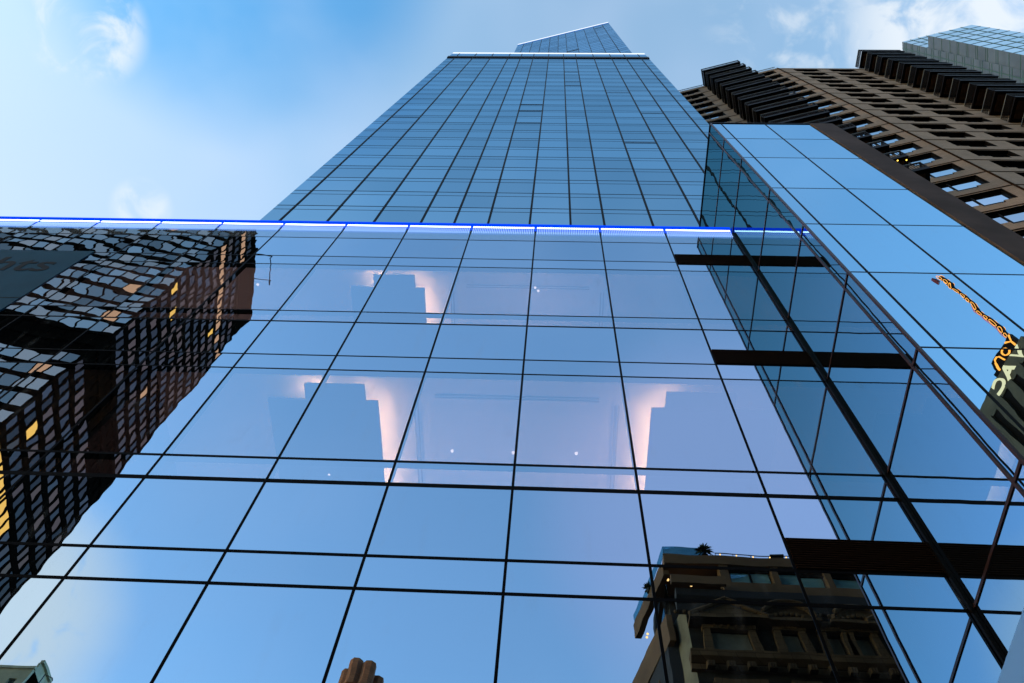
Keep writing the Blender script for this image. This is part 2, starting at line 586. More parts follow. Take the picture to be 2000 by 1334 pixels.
# floors, ceilings and rooms behind the vision glass
slabs = MB()
x0, x1 = EDGE[0], X7 + 4.0
for a, b in ((0.16, Z(0.25)), (Z(1.10), Z(1.30)), (Z(1.93), Z(2.13)), (Z(2.76), Z(3.15))):
    slabs.box(x0, x1, 0.12, 6.0, a, b)
slabs.box(x0, x1, 5.7, 6.0, Z(1.30), Z(1.93)).box(x0, x1, 5.7, 6.0, Z(2.13), Z(2.76)).box(x0, x1, 5.7, 6.0, Z(0.25), Z(1.10))
slabs.build('floor_slab', 'interior', P)
rf = MB().box(EDGE[0], X7, 0.10, 6.25, Z(3.15) + 0.01, Z(3.19))
rf.build('roof', 'roof', P)
def room(zc, parts, bulbs, lamp):
    zr = Z(zc)
    ceil = MB().box(EDGE[0], X7 + 4.0, 0.13, 5.69, zr - 0.03, zr - 0.004)
    ceil.build('ceiling', 'ceiling', P)
    zs = Z(1.87) - Z(1.93) + zr
    for cx0, cx1, n0, n1, glows in parts:
        s = MB().box(cx0, cx1, 0.41, 4.2, zs, zs + 0.06).box(n0, n1, 0.12, 0.40, zs, zs + 0.06)
        # narrow upstand so that the cove lamp is hidden from the street
        s.build('soffit_panel', 'soffit', P)
        lm = MB()
        for (a, b, c, d) in glows:
            lm.box(a, b, c, d, zs + 0.065, zs + 0.085)
        if n0 < 0:
            lm.box(n0 + 0.006, n0 + 0.02, 0.26, 0.40, zs + 0.09, zs + 0.24)
        lm.build('cove_light', 'cove', P)
    for x, y in bulbs:
        b = MB().ball((x, y - U, zs + 0.02), 0.03)
        b.box(x - 0.01, x + 0.01, y - U - 0.01, y - U + 0.01, zs + 0.04, zs + 0.055)
        b.build('ceiling_lamp', 'bulb', P)
        l = bpy.data.lights.new('bulb_light', 'POINT')  # added fill below the bulb, evens the light on the ceiling
        l.energy = lamp
        l.color = (0.95, 0.66, 0.62)
        l.shadow_soft_size = 0.3
        lo = bpy.data.objects.new('bulb_light', l)
        COL.objects.link(lo)
        lo.parent = P
        lo.location = (x - (0.4 if x < -3 else 0), y - U + 0.4, zs - 1.6)
room(1.93, [(-4.55, -2.76, -3.93, -2.96, [(-2.82, -2.77, 0.45, 3.2), (-3.925, -3.80, 0.27, 0.40), (-3.02, -2.97, 0.25, 0.40)]),
            (1.61, 3.6, 1.82, 2.9, [(1.62, 1.67, 0.45, 3.2), (1.83, 1.88, 0.22, 0.39)])],
     [(-3.69, 7.84), (-1.59, 7.31), (-0.58, 7.31), (0.45, 7.29)], 7.0)
room(2.76, [(-4.37, -2.76, -3.86, -2.96, [(-2.82, -2.77, 0.45, 3.2), (-3.855, -3.75, 0.28, 0.40), (-3.02, -2.97, 0.20, 0.40)])],
     [(-0.37, 6.35), (-0.30, 6.42), (-6.43, 6.40)], 6.5)
MB().box(-6.6, -6.5, 0.13, 5.69, Z(1.30) + 0.01, Z(1.93) - 0.035).build('partition', 'interior', P)  # added unseen wall, stops the room light spreading left
tr = MB()
for zr in (Z(1.93), Z(2.76)):
    tr.box(-1.88, 0.80, 0.42, 0.44, zr - 0.05, zr - 0.031).box(-1.88, 0.80, 0.47, 0.49, zr - 0.05, zr - 0.031)
    tr.box(1.05, 1.07, 0.55, 2.2, zr - 0.05, zr - 0.031).box(1.11, 1.13, 0.55, 2.2, zr - 0.05, zr - 0.031)
    tr.box(-2.24, -2.22, 0.55, 2.2, zr - 0.05, zr - 0.031).box(-2.18, -2.16, 0.55, 2.2, zr - 0.05, zr - 0.031)
tr.build('ceiling_track', 'track', P)
# blue light rim: one fixture per bay, one diode row, its wash as glowing teeth
z0 = Z(3.182)
housing = MB().box(-0.5, 0.5, 0, 0.1, 0, 0.1)
for i in range(len(EDGE) - 1):
    a, b = EDGE[i] + 0.03, EDGE[i + 1] - 0.03
    if i == len(EDGE) - 2: b = X7 - 0.055
    bar = MB().box(a - 0.03, b + 0.03, -0.045, 0.10, z0 + 0.26, z0 + 0.44).build('light_bar', 'led_blue', P)
    n = max(4, int((b - a) / 0.043))
    d1, d2 = MB(), MB()
    for k in range(n):
        x = a + (b - a) * (k + 0.5) / n
        d1.box(x - 0.016, x + 0.016, -0.034, -0.02, z0 + 0.15, z0 + 0.232)
        d2.yprism([(-0.03, z0 + 0.07), (-0.016, z0 + 0.07), (-0.016, z0 - 0.26), (-0.02, z0 - 0.26)], x - 0.009, x + 0.009)
    d1.build('diode_row', 'led_white', bar)
    d2.build('diode_row', 'led_comb', bar)  # emissive teeth stand for the diodes' wash on the glass
    MB().box(a - 0.03, b + 0.03, -0.012, 0.10, z0 + 0.002, z0 + 0.26).build('backing', 'led_backing', bar)  # glowing plate added for the blue halo around the diodes

# printed banner stuck to the glass at the far left
B = thing('wall_banner', 'dark teal banner with the letters hts on the podium glass', 'banner', (-1.74 * U, U - 0.012, Z(2.25)))
bz = Z(2.84) - Z(2.25)
MB().box(-5.4, 0.0, -0.006, 0.006, 0.0, bz).build('cloth', 'banner', B)
MB().box(-5.4, 0.0, -0.010, -0.0065, 0.70, 0.73).build('seam', 'banner_text', B)
letters('lettering', 'hts', 1.2, 0.002, 'banner_text', B,
        Matrix.Translation((-1.08, -0.0095, 2.58)) @ Matrix.Rotation(R_(90), 4, 'X'), bold=0.012)

# ================================================================== BAY ON THE RIGHT
D2 = 0.694 * U
BY = thing('glass_bay', 'projecting glass bay right of the podium with brown stone edge', 'building', (X7, D2, 0))
JZ = [0.659, 1.089, 1.489, 1.919, 2.322, 2.735, 3.203, 3.575, 3.925]
BZ = [Z(0.47)] + [Z(r) for r in JZ]
FX = [0.0, (0.774 - 0.726) * U, (0.977 - 0.726) * U, (1.186 - 0.726) * U]
XR = (1.289 - 0.726) * U
DEEP = 8.1
for j in range(len(BZ) - 1):
    for i in range(3):
        MB().poly((FX[i], 0, BZ[j]), (FX[i + 1], 0, BZ[j]), (FX[i + 1], 0, BZ[j + 1]), (FX[i], 0, BZ[j + 1])).build('front_pane', 'bay_front_glass', BY)
SY = [0.0, (0.737 - 0.694) * U, (1.0 - 0.694) * U, DEEP]
for j in range(len(BZ) - 1):
    for i in range(3):
        y0, y1 = SY[i], SY[i + 1]
        if i == 2 and BZ[j + 1] < Z(3.1): continue
        MB().poly((0, y1, BZ[j]), (0, y0, BZ[j]), (0, y0, BZ[j + 1]), (0, y1, BZ[j + 1])).build('side_pane', 'bay_side_glass', BY)
zt = BZ[-1]
for x in FX[1:3]:
    MB().box(x - 0.017, x + 0.017, -0.005, 0.08, BZ[0], zt).build('mullion', 'black_metal', BY)
MB().box(-0.014, 0.024, -0.014, 0.024, BZ[0], zt).build('corner_post', 'brown_metal', BY)
MB().box(-0.016, 0.06, SY[1] - 0.018, SY[1] + 0.018, BZ[0], zt).build('mullion', 'brown_metal', BY)
for z in BZ[1:-1]:
    MB().box(0.025, FX[3], -0.0025, 0.06, z - 0.017, z + 0.017).build('transom', 'black_metal', BY)
    yend = SY[2] if z < Z(3.1) else DEEP
    MB().box(-0.012, 0.05, 0.025, yend - 0.012, z - 0.02, z + 0.02).build('transom', 'brown_metal', BY)
MB().box(FX[3] + 0.001, XR, -0.03, 0.5, 0.16, zt + 0.02).build('stone_edge', 'pier_stone', BY)
MB().box(-0.02, XR, -0.02, DEEP, zt + 0.021, zt + 0.09).build('coping', 'black_metal', BY)
MB().box(0.03, XR - 0.1, 0.51, DEEP, Z(0.47), zt).build('core_wall', 'interior', BY)
MB().box(0.0, FX[3], 0.0, 1.8, 0.16, BZ[0] - 0.02).build('base_wall', 'frosted', BY)

CN = thing('street_canopy', 'pale grey glass canopy edge at the lower right corner', 'canopy', (0.4105 * U, 3.0, Z(0.55)))
MB().poly((0, -1.6, 0.03), (0, 2.94, 0.03), (6.0, 2.94, 0.03), (6.0, -1.6, 0.03)).build('frosted_panel', 'frosted', CN)
MB().box(0.60, 0.66, -1.53, 2.94, 0.031, 0.12).box(0.021, 6.0, -1.6, -1.54, 0.031, 0.12).box(2.0, 2.05, -1.53, 2.94, 0.031, 0.12).build('edge_frame', 'rail_grey', CN)

# ================================================================== TOWER
D3 = 12.3
T = thing('glass_tower', 'tall blue glass skyscraper stepping back twice under white light lines', 'skyscraper', (0, D3, 0))
BX = [k * D3 for k in (-1.251, -1.164, -0.960, -0.760, -0.560, -0.4185, -0.2755, -0.101, 0.0705, 0.212, 0.414, 0.611, 0.777, 0.944, 1.031)]
FZ = [3.518 + 0.2617 * k for k in range(-6, 24)]
z_par = Z(9.66, D3)
TZ = [Z(r, D3) for r in FZ if Z(r, D3) < z_par - 1] + [z_par]
rest = MB()
cnt = 0
for j in range(len(TZ) - 1):
    for i in range(len(BX) - 1):
        q = ((BX[i], 0, TZ[j]), (BX[i + 1], 0, TZ[j]), (BX[i + 1], 0, TZ[j + 1]), (BX[i], 0, TZ[j + 1]))
        if cnt < 98 and TZ[j + 1] > Z(3.3, D3):
            MB().poly(*q).build('glass_pane', 'tower_glass', T)
            cnt += 1
        else:
            rest.poly(*q)
tag(rest.build('glass_panes', 'tower_glass', T), kind='stuff')
for x in BX[1:-1]:
    MB().box(x - 0.056, x + 0.056, -0.03, 0.05, TZ[0], z_par).build('mullion', 'black_metal', T)
for k, z in enumerate(TZ[1:-1]):
    MB().box(BX[0], BX[-1], -0.008, 0.04, z - 0.035, z + 0.035).build('transom', 'black_metal', T)
    MB().box(BX[0], BX[-1], -0.006, 0.04, z - 0.79, z - 0.745).build('transom', 'black_metal', T)
# a few tilted vents stand open as darker bars, one emissive blue
for i, r in ((6, 6.394), (6, 6.10), (6, 5.62), (8, 8.42), (8, 7.72), (8, 7.45), (10, 7.05), (10, 4.99), (11, 6.05), (8, 9.30), (1, 5.80)):
    z = Z(r, D3)
    MB().box(BX[i] + 0.06, BX[i + 1] - 0.06, -0.035, -0.031, z - 0.10, z + 0.10).build('open_vent', 'blue_strip' if r == 9.30 else 'black_metal', T)
MB().box(BX[0] + 0.01, BX[-1] - 0.01, 0.06, 26, 0.16, z_par - 0.2).build('core_wall', 'tower_glass', T)
z1, z2, z3, z4 = Z(9.66, D3), Z(9.80, D3), Z(10.14, D3), Z(10.25, D3)
MB().box(BX[0] - 0.05, BX[-1] + 0.05, -0.10, 0.4, z1, z2).build('cornice', 'black_metal', T)
MB().box(BX[0], BX[-1], 0.0, 0.4, z2, z3).build('parapet', 'upper_glass', T)
pj = MB()
for x in BX[1:-1]:
    pj.box(x - 0.05, x + 0.05, -0.03, 0.0, z2, z3)
pj.build('parapet_joint', 'black_metal', T)
MB().box(BX[0], BX[-1], -0.02, 0.4, z3 + 0.002, z4).build('light_strip', 'white_strip', T)
# upper tier, turned about thirteen degrees
UT = bpy.data.objects.new('upper_tier', None)
COL.objects.link(UT)
UT.parent = T
UT.location = (-10.31, 19.774 - D3, 0)
UT.rotation_euler = (0, 0, -R_(13.27))
UW, UH = 23.7, 221.2 + CAMZ
US = [0, 1.7, 4.0, 6.35, 8.6, 10.7, 12.6, 14.95, 17.3, 19.7, 22.0, UW]
base = 118.0
ux = MB()
zz = [base + 3.2 * k for k in range(33)]
zz = [z for z in zz if z < UH - 1] + [UH]
for j in range(len(zz) - 1):
    for i in range(len(US) - 1):
        ux.poly((US[i], 0, zz[j]), (US[i + 1], 0, zz[j]), (US[i + 1], 0, zz[j + 1]), (US[i], 0, zz[j + 1]))
tag(ux.build('glass_panes', 'upper_glass', UT), kind='stuff')
for x in US[1:-1]:
    MB().box(x - 0.06, x + 0.06, -0.03, 0.03, base, UH).build('mullion', 'black_metal', UT)
ul = MB()
for z in zz[1:-1]:
    ul.box(0, UW, -0.012, 0.03, z - 0.05, z + 0.05)
ul.build('transom', 'black_metal', UT)
MB().box(12.65, 14.9, -0.04, -0.032, 174.9 + CAMZ, 175.5 + CAMZ).build('open_vent', 'black_metal', UT)
MB().box(19.75, 21.95, -0.04, -0.032, 213.9 + CAMZ, 214.4 + CAMZ).build('open_vent', 'black_metal', UT)
MB().box(0.01, UW - 0.01, 0.04, 18, base, UH - 0.1).build('core_wall', 'upper_glass', UT)
MB().box(-0.05, UW + 0.05, -0.06, 0.6, UH, UH + 0.9).build('blue_line', 'blue_strip', UT)
MB().box(-0.05, UW + 0.05, -0.08, 0.6, UH + 0.91, UH + 2.9).build('light_strip', 'white_strip', UT)

# ================================================================== BROWN APARTMENT TOWER
A = thing('apartment_tower', 'dark brown brick apartment tower with stacked black balconies', 'building', (25.5, 11.3, 0))
aL = R_(14.1)
tL = (-math.cos(aL), math.sin(aL), 0)
nL = (math.sin(aL), math.cos(aL), 0)       # into the building
PITCH = 3.13
JO = [61.57 + PITCH * k + CAMZ for k in range(-19, 13)]
ROOF = 100.0 + CAMZ
LW, RW = 11.9, 14.6
FRM_R = dict(o=(0, 0, 0), tx=(1, 0, 0), ty=(0, 1, 0))
FRM_L = dict(o=(0, 0, 0), tx=(math.cos(aL), -math.sin(aL), 0), ty=nL)   # x runs from -LW to 0
opR, opL = [], []
for z in JO:
    for a, b in ((1.5, 4.2), (5.5, 8.3)):
        opR += [(a, b, z - 2.0, z - 0.16), (a + 0.75, b - 0.8, z - 2.32, z - 2.0)]
    for a, b in ((-3.3, -0.7), (-11.5, -9.3)):
        opL += [(a, b, z - 2.0, z - 0.16), (a + 0.7, b - 0.75, z - 2.32, z - 2.0)]
rev = MB()
w = MB().frame(**FRM_R).wall(0.02, RW, 0, ROOF, opR, 0.32, rev)
w.frame(**FRM_L).wall(-LW, -0.02, 0, ROOF, opL, 0.20, rev)
rev.build('window_lining', 'bronze', A)  # reveals coloured near black to hold the shade inside the openings
w.frame((0, 0, 0))
bl = (-LW * math.cos(aL), LW * math.sin(aL))
w.poly((RW, 0, 0), (RW, 20, 0), (RW, 20, ROOF), (RW, 0, ROOF))
w.poly((RW, 20, 0), (bl[0] + 5, bl[1] + 18, 0), (bl[0] + 5, bl[1] + 18, ROOF), (RW, 20, ROOF))
w.poly((bl[0] + 5, bl[1] + 18, 0), (bl[0], bl[1], 0), (bl[0], bl[1], ROOF), (bl[0] + 5, bl[1] + 18, ROOF))
w.build('brick_wall', 'brown_brick', A)
rfm = MB().prism([(0.02, 0.02), (RW, 0.02), (RW, 20), (bl[0] + 5, bl[1] + 18), (bl[0], bl[1])], ROOF, ROOF + 0.25)
rfm.build('roof', 'bronze', A)
jt = MB().frame(**FRM_R)
for z in JO:
    jt.box(0.03, RW, -0.02, -0.002, z - 0.07, z + 0.07)
jt.frame(**FRM_L)
for z in JO:
    jt.box(-LW, -0.03, -0.02, -0.002, z - 0.07, z + 0.07)
jt.frame((0, 0, 0)).box(-0.06, 0.06, -0.05, 0.06, 0, ROOF)
jt.build('floor_band', 'brown_joint', A)
def apt_window(frm, a, b, z, m, dp):
    o = MB().frame(**frm)
    h0, h1 = z - 2.0, z - 0.16
    y0 = dp - 0.06
    o.box(a, a + 0.07, y0, dp, h0, h1).box(b - 0.07, b, y0, dp, h0, h1).box(a, b, y0, dp, h1 - 0.07, h1)
    o.box(a, b, y0 - 0.03, dp, h0, h0 + 0.08).box(a + (b - a) * 0.36 - 0.03, a + (b - a) * 0.36 + 0.03, y0, dp, h0, h1)
    o.box(a + 0.75, b - 0.8, dp - 0.14, dp - 0.01, z - 2.31, z - 2.005)
    wn = o.build('window', 'bronze', A)
    MB().frame(**frm).poly((a, dp - 0.005, h0), (b, dp - 0.005, h0), (b, dp - 0.005, h1), (a, dp - 0.005, h1)).build('pane', m, wn)
for z in JO:
    if z < 38: continue
    for a, b in ((1.5, 4.2), (5.5, 8.3)):
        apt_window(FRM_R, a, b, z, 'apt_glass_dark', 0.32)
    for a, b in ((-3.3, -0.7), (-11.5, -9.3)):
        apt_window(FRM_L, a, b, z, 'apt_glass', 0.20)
lowp = MB()
for z in JO:
    if z >= 38: continue
    lowp.frame(**FRM_R)
    for a, b in ((1.5, 4.2), (5.5, 8.3)):
        lowp.poly((a, 0.315, z - 2.32), (b, 0.315, z - 2.32), (b, 0.315, z), (a, 0.315, z))
    lowp.frame(**FRM_L)
    for a, b in ((-3.3, -0.7), (-11.5, -9.3)):
        lowp.poly((a, 0.195, z - 2.32), (b, 0.195, z - 2.32), (b, 0.195, z), (a, 0.195, z))
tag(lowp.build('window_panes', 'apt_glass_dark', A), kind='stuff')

def balcony(frm, x0, x1, z, dep, grill_left):
    b = MB().frame(**frm)
    b.box(x0, x1, -dep, -0.026, z - 0.22, z)                         # slab
    b.box(x0, x1, -dep - 0.03, -dep + 0.03, z - 0.30, z + 0.12)      # edge beam
    sl = b.build('balcony', 'bronze', A)
    s = MB().frame(**frm).box(x0 + 0.25, x1 - 0.25, -dep + 0.25, -0.3, z - 0.235, z - 0.222)
    s.build('soffit', 'balcony_soffit', sl)
    r = MB().frame(**frm)
    h = 1.1
    n = int((x1 - x0) / 0.14)
    for k in range(n + 1):
        x = x0 + (x1 - x0) * k / n
        t = 0.03 if k % 10 == 0 else 0.012
        r.box(x - t, x + t, -dep - 0.012, -dep + 0.012, z + 0.12, z + h)
    for k in range(8):
        zz_ = z + 0.14 + 0.13 * k
        r.box(x0 - 0.012, x0 + 0.012, -dep + 0.02, -0.03, zz_, zz_ + 0.05)
        r.box(x1 - 0.012, x1 + 0.012, -dep + 0.02, -0.03, zz_, zz_ + 0.05)
    r.build('railing', 'bronze', sl)
    MB().frame(**frm).box(x0 - 0.03, x1 + 0.03, -dep - 0.05, -dep + 0.05, z + h, z + h + 0.06).box(
        x0 - 0.04, x0 + 0.04, -dep + 0.051, -0.03, z + h, z + h + 0.06).box(
        x1 - 0.04, x1 + 0.04, -dep + 0.051, -0.03, z + h, z + h + 0.06).build('handrail', 'rail_grey', sl)
    return sl
for k in range(18):
    balcony(FRM_L, -8.45, -4.2, 99.3 + CAMZ - 3.1 * k, 1.85, False)
    balcony(FRM_R, 9.3, 14.0, 100.1 + CAMZ - PITCH * k, 1.9, True)
# roof rails
rr = MB().frame(**FRM_L)
for s0 in [-LW + 0.25 * k for k in range(int(LW / 0.25))]:
    rr.box(s0, s0 + 0.03, 0.02, 0.05, ROOF + 0.25, ROOF + 1.2)
rr.box(-LW, 0, 0.0, 0.06, ROOF + 1.2, ROOF + 1.28)
rr.build('roof_railing', 'rail_grey', A)
SL = thing('string_lights', 'tiny yellow fairy lights on one brown tower balcony', 'lights', (25.5, 11.3, 0))
sl = MB().frame(**FRM_L)
for k in range(16):
    x = -7.2 + 0.19 * k
    sl.ball((x, -1.80 + random.uniform(-0.05, 0.25), 49.4 + CAMZ + random.uniform(-0.3, 0.45)), 0.045, 6, 4)
M['fairy'] = emit('fairy', (1.0, 0.6, 0.08), 0.5)
sl.build('bulbs', 'fairy', SL)

# ================================================================== GREY TOWER BEHIND
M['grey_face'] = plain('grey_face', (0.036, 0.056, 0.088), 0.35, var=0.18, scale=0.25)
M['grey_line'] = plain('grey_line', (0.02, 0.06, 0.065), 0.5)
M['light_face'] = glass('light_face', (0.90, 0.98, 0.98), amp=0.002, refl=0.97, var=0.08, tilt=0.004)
GT = thing('grey_tower', 'pale blue and grey tower behind the brown balconies', 'skyscraper', (83.6, 15.4, 0), -R_(14.2))
GA = R_(14.2)
H1 = 200 + CAMZ
W1 = 9.4
def grid_front(x0, x1, y, z0, z1, px, pz, name, m, mline, n0=None):
    f = MB()
    nx = max(1, round((x1 - x0) / px))
    nz = max(1, round((z1 - z0) / pz))
    for i in range(nx):
        for j in range(nz):
            a, b = x0 + (x1 - x0) * i / nx, x0 + (x1 - x0) * (i + 1) / nx
            c, d = z0 + (z1 - z0) * j / nz, z0 + (z1 - z0) * (j + 1) / nz
            f.poly((a, y, c), (b, y, c), (b, y, d), (a, y, d))
    tag(f.build(name, m, GT), kind='stuff')
    l = MB()
    for i in range(1, nx):
        x = x0 + (x1 - x0) * i / nx
        l.box(x - 0.07, x + 0.07, y - 0.06, y - 0.004, z0, z1)
    for j in range(1, nz):
        z = z0 + (z1 - z0) * j / nz
        l.box(x0, x1, y - 0.04, y - 0.004, z - 0.12, z + 0.12)
    l.build('mullion_grid', mline, GT)
grid_front(0, W1, 0, 40, H1, 2.35, 4.2, 'glass_panes', 'light_face', 'grey_line')
SIDE = 2.6
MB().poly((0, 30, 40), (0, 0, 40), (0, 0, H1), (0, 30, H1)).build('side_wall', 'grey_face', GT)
ln = MB()
for y in (4.0, 7.8, 12.0, 16.0, 20.0, 24.0):
    ln.box(-0.06, -0.004, y - 0.08, y + 0.08, 40, H1)
z = 60.0
while z < H1 - 2:
    ln.box(-0.04, -0.004, 0.05, 30, z - 0.10, z + 0.10)
    if int(z) % 2: ln.box(-0.04, -0.004, 0.05, 30, z + 0.7, z + 0.8)
    z += 4.2
ln.build('panel_joint', 'grey_line', GT)
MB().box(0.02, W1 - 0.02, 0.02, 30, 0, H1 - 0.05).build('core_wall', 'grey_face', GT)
H2 = 215 + CAMZ
# taller box behind
BKX, BKY = 84.05 - 83.6, 18.0 - 15.4
bx = BKX * math.cos(-GA) + BKY * math.sin(-GA)
by = -BKX * math.sin(-GA) + BKY * math.cos(-GA)
MB().box(bx, bx + 9.3, by, by + 24, 60, H2).build('rear_block', 'light_face', GT)
rl = MB()
for k in range(1, 5):
    rl.box(bx + 9.3 * k / 5 - 0.07, bx + 9.3 * k / 5 + 0.07, by - 0.06, by - 0.004, H1 + 0.1, H2)
for k in range(8):
    rl.box(bx, bx + 9.3, by - 0.04, by - 0.004, H2 - 2 - 4.2 * k - 0.1, H2 - 2 - 4.2 * k + 0.1)
rl.build('mullion_grid', 'grey_line', GT)
MB().poly((bx - 0.01, by + 24, 60), (bx - 0.01, by, 60), (bx - 0.01, by, H2), (bx - 0.01, by + 24, H2)).build('side_wall', 'grey_face', GT)
rs = MB()
for y in (1.5, 5.5, 10.0, 14.5, 19.0):
    rs.box(bx - 0.07, bx - 0.012, by + y - 0.08, by + y + 0.08, 60, H2)
z = 62.0
while z < H2 - 1:
    rs.box(bx - 0.05, bx - 0.012, by + 0.05, by + 24, z - 0.12, z + 0.12)
    rs.box(bx - 0.05, bx - 0.012, by + 0.05, by + 24, z + 0.9, z + 1.0)
    z += 3.9
rs.build('panel_joint', 'grey_line', GT)
M['warm_window'] = emit('warm_window', (1.0, 0.55, 0.2), 0.12)
MB().box(-0.05, -0.005, 5.2, 6.4, 171 + CAMZ, 173 + CAMZ).build('lit_window', 'warm_window', GT)

# ================================================================== SEEN IN THE GLASS: OFFICE BLOCK LEFT
M['office_frame'] = plain('office_frame', (0.003, 0.0022, 0.0018), 0.6, spec=0.0, var=0.3, scale=0.3)
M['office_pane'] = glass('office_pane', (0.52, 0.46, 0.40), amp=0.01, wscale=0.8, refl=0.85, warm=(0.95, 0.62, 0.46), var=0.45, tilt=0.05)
M['office_pane_dark'] = glass('office_pane_dark', (0.17, 0.155, 0.14), amp=0.01, wscale=0.8, refl=0.8, warm=(0.42, 0.22, 0.14), var=0.4, tilt=0.05)  # right-face copy, its darker surroundings' reflection put into the tint
M['office_lit'] = emit('office_lit', (1.0, 0.40, 0.07), 0.32)
M['office_beige'] = emit('office_beige', (1.0, 0.40, 0.19), 0.17)
OB = thing('office_block', 'dark gridded office block mirrored in the podium at the left', 'building', (-57.3, -32.3, 0))
dR = Vector((-4.7, -22.8, 0)).normalized()
dL = Vector((-0.979, 0.202, 0)).normalized()
OH = 150 + CAMZ
OW, OLW = 23.28, 46.0
# frames: outward normal of the right face is +x-ish, of the left face +y-ish
inR = Vector((dR.y, -dR.x, 0))
if inR.x > 0: inR = -inR
inL = Vector((dL.y, -dL.x, 0))
if inL.y > 0: inL = -inL
F_R = dict(o=(0, 0, 0), tx=dR, ty=inR)
F_L = dict(o=(0, 0, 0), tx=dL, ty=inL)
core = MB()
a, b = dR * OW, dL * OLW
core.prism([(0 - 0.3 * 0 + (inR * 0.3 + inL * 0.3).x, (inR * 0.3 + inL * 0.3).y), ((a + inR * 0.3).x, (a + inR * 0.3).y),
            ((a + b).x, (a + b).y), ((b + inL * 0.3).x, (b + inL * 0.3).y)][::-1], 0, OH)
core.build('core_wall', 'office_frame', OB)
OF = [77.0 + 3.33 * k + CAMZ for k in range(-22, 22)]
def dark_floor(z): return 88.0 + CAMZ < z + 1.6 < 94.0 + CAMZ
fr = MB()
pR, pL, lit, beige = MB(), MB(), MB(), MB()
nR, nLc = 16, 24
for z in OF:
    if z + 3.3 > OH: continue
    mech = dark_floor(z)
    pent = z > 139.5 + CAMZ
    fr.frame(**F_R).box(0, OW, -0.03, 0.28, z - 0.56, z + 0.50)
    fr.frame(**F_L).box(0, OLW, -0.02, 0.28, z - 0.48, z + 0.45)
    zz_ = z - CAMZ
    for i in range(nR):
        x0, x1 = OW * i / nR, OW * (i + 1) / nR
        tgt = pR
        if mech: continue
        if 128 < zz_ < 131.9 and random.random() < 0.75: tgt = beige
        elif 138 < zz_ < 141 and i < 12 and random.random() < 0.8: tgt = beige
        elif 66 < zz_ < 68 and i < 9 and random.random() < 0.85: tgt = lit
        elif pent and i >= 5: continue
        elif random.random() < 0.02: tgt = lit if random.random() < 0.5 else beige
        tgt.frame(**F_R).poly((x0 + 0.14, 0.06, z + 0.48), (x0 + 0.14, 0.06, z + 2.80), (x1 - 0.14, 0.06, z + 2.80), (x1 - 0.14, 0.06, z + 0.48))
    for i in range(nLc):
        x0, x1 = OLW * i / nLc, OLW * (i + 1) / nLc
        if mech: continue
        tgt = pL
        if random.random() < 0.025: tgt = beige
        tgt.frame(**F_L).poly((x0 + 0.08, 0.05, z + 0.44), (x1 - 0.08, 0.05, z + 0.44), (x1 - 0.08, 0.05, z + 2.86), (x0 + 0.08, 0.05, z + 2.86))
for i in range(nR + 1):
    x = OW * i / nR
    fr.frame(**F_R).box(x - 0.15, x + 0.15, -0.05, 0.26, 0, OH)
for i in range(nLc + 1):
    x = OLW * i / nLc
    fr.frame(**F_L).box(x - 0.055, x + 0.055, -0.03, 0.26, 0, OH)
fr.frame(**F_R).box(7.0, OW, -0.14, 0.25, 141 + CAMZ, OH)
fr.build('facade_grid', 'office_frame', OB)
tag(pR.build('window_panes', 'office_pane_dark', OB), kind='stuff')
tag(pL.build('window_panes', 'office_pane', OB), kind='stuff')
tag(lit.build('lit_windows', 'office_lit', OB), kind='stuff')
tag(beige.build('lit_windows', 'office_beige', OB), kind='stuff')
dv = MB().frame(**F_R)
for x in (10.0, 15.5):
    dv.tube([(x, 1.0, OH), (x, 1.0, OH + 3.2), (x, -2.4, OH + 3.6), (x, -2.4, OH + 2.4)], 0.12, 5)
dv.tube([(10.0, -2.4, OH + 2.6), (15.5, -2.4, OH + 2.6)], 0.1, 5)
dv.build('window_washing_davit', 'office_frame', OB)

# ================================================================== SEEN IN THE GLASS: OLD STONE HOTEL WITH PENTHOUSE
M['old_stone'] = brick('old_stone', (0.135, 0.082, 0.045), (0.095, 0.060, 0.035), (0.03, 0.02, 0.013), 0.95, 0.42, 0.5)
M['old_dark'] = plain('old_dark', (0.022, 0.019, 0.016), 0.9, var=0.4, scale=0.6)
M['stucco'] = plain('stucco', (0.15, 0.135, 0.105), 0.95, var=0.3, scale=0.4)
M['pent_wall'] = plain('pent_wall', (0.125, 0.073, 0.041), 0.8, var=0.2, scale=0.3)
M['pent_glass'] = glass('pent_glass', (0.45, 0.62, 0.62), amp=0.002, wscale=0.6, body=(0.20, 0.40, 0.44), refl=0.4, var=0.15, tilt=0.01)  # teal body colour stands in for a bright reflection
M['old_glass'] = glass('old_glass', (0.45, 0.55, 0.58), amp=0.02, wscale=0.8, body=(0.22, 0.30, 0.34), refl=0.45, var=0.4, tilt=0.05)  # pale body colour, likewise in place of a reflection
M['teal_glass'] = glass('teal_glass', (0.2, 0.35, 0.4), amp=0.002, refl=0.5, see=(0.45, 0.75, 0.80))
M['leaf'] = plain('leaf', (0.03, 0.045, 0.02), 0.8, var=0.4, scale=4)
M['lamp_warm'] = emit('lamp_warm', (1.0, 0.42, 0.12), 0.6)
S = 34.0
FY = 2 * U - S                              # the real face stands across the street
H = thing('stone_building', 'ornate old stone building with penthouse mirrored at the lower right', 'building', (0, FY, 0), 0)
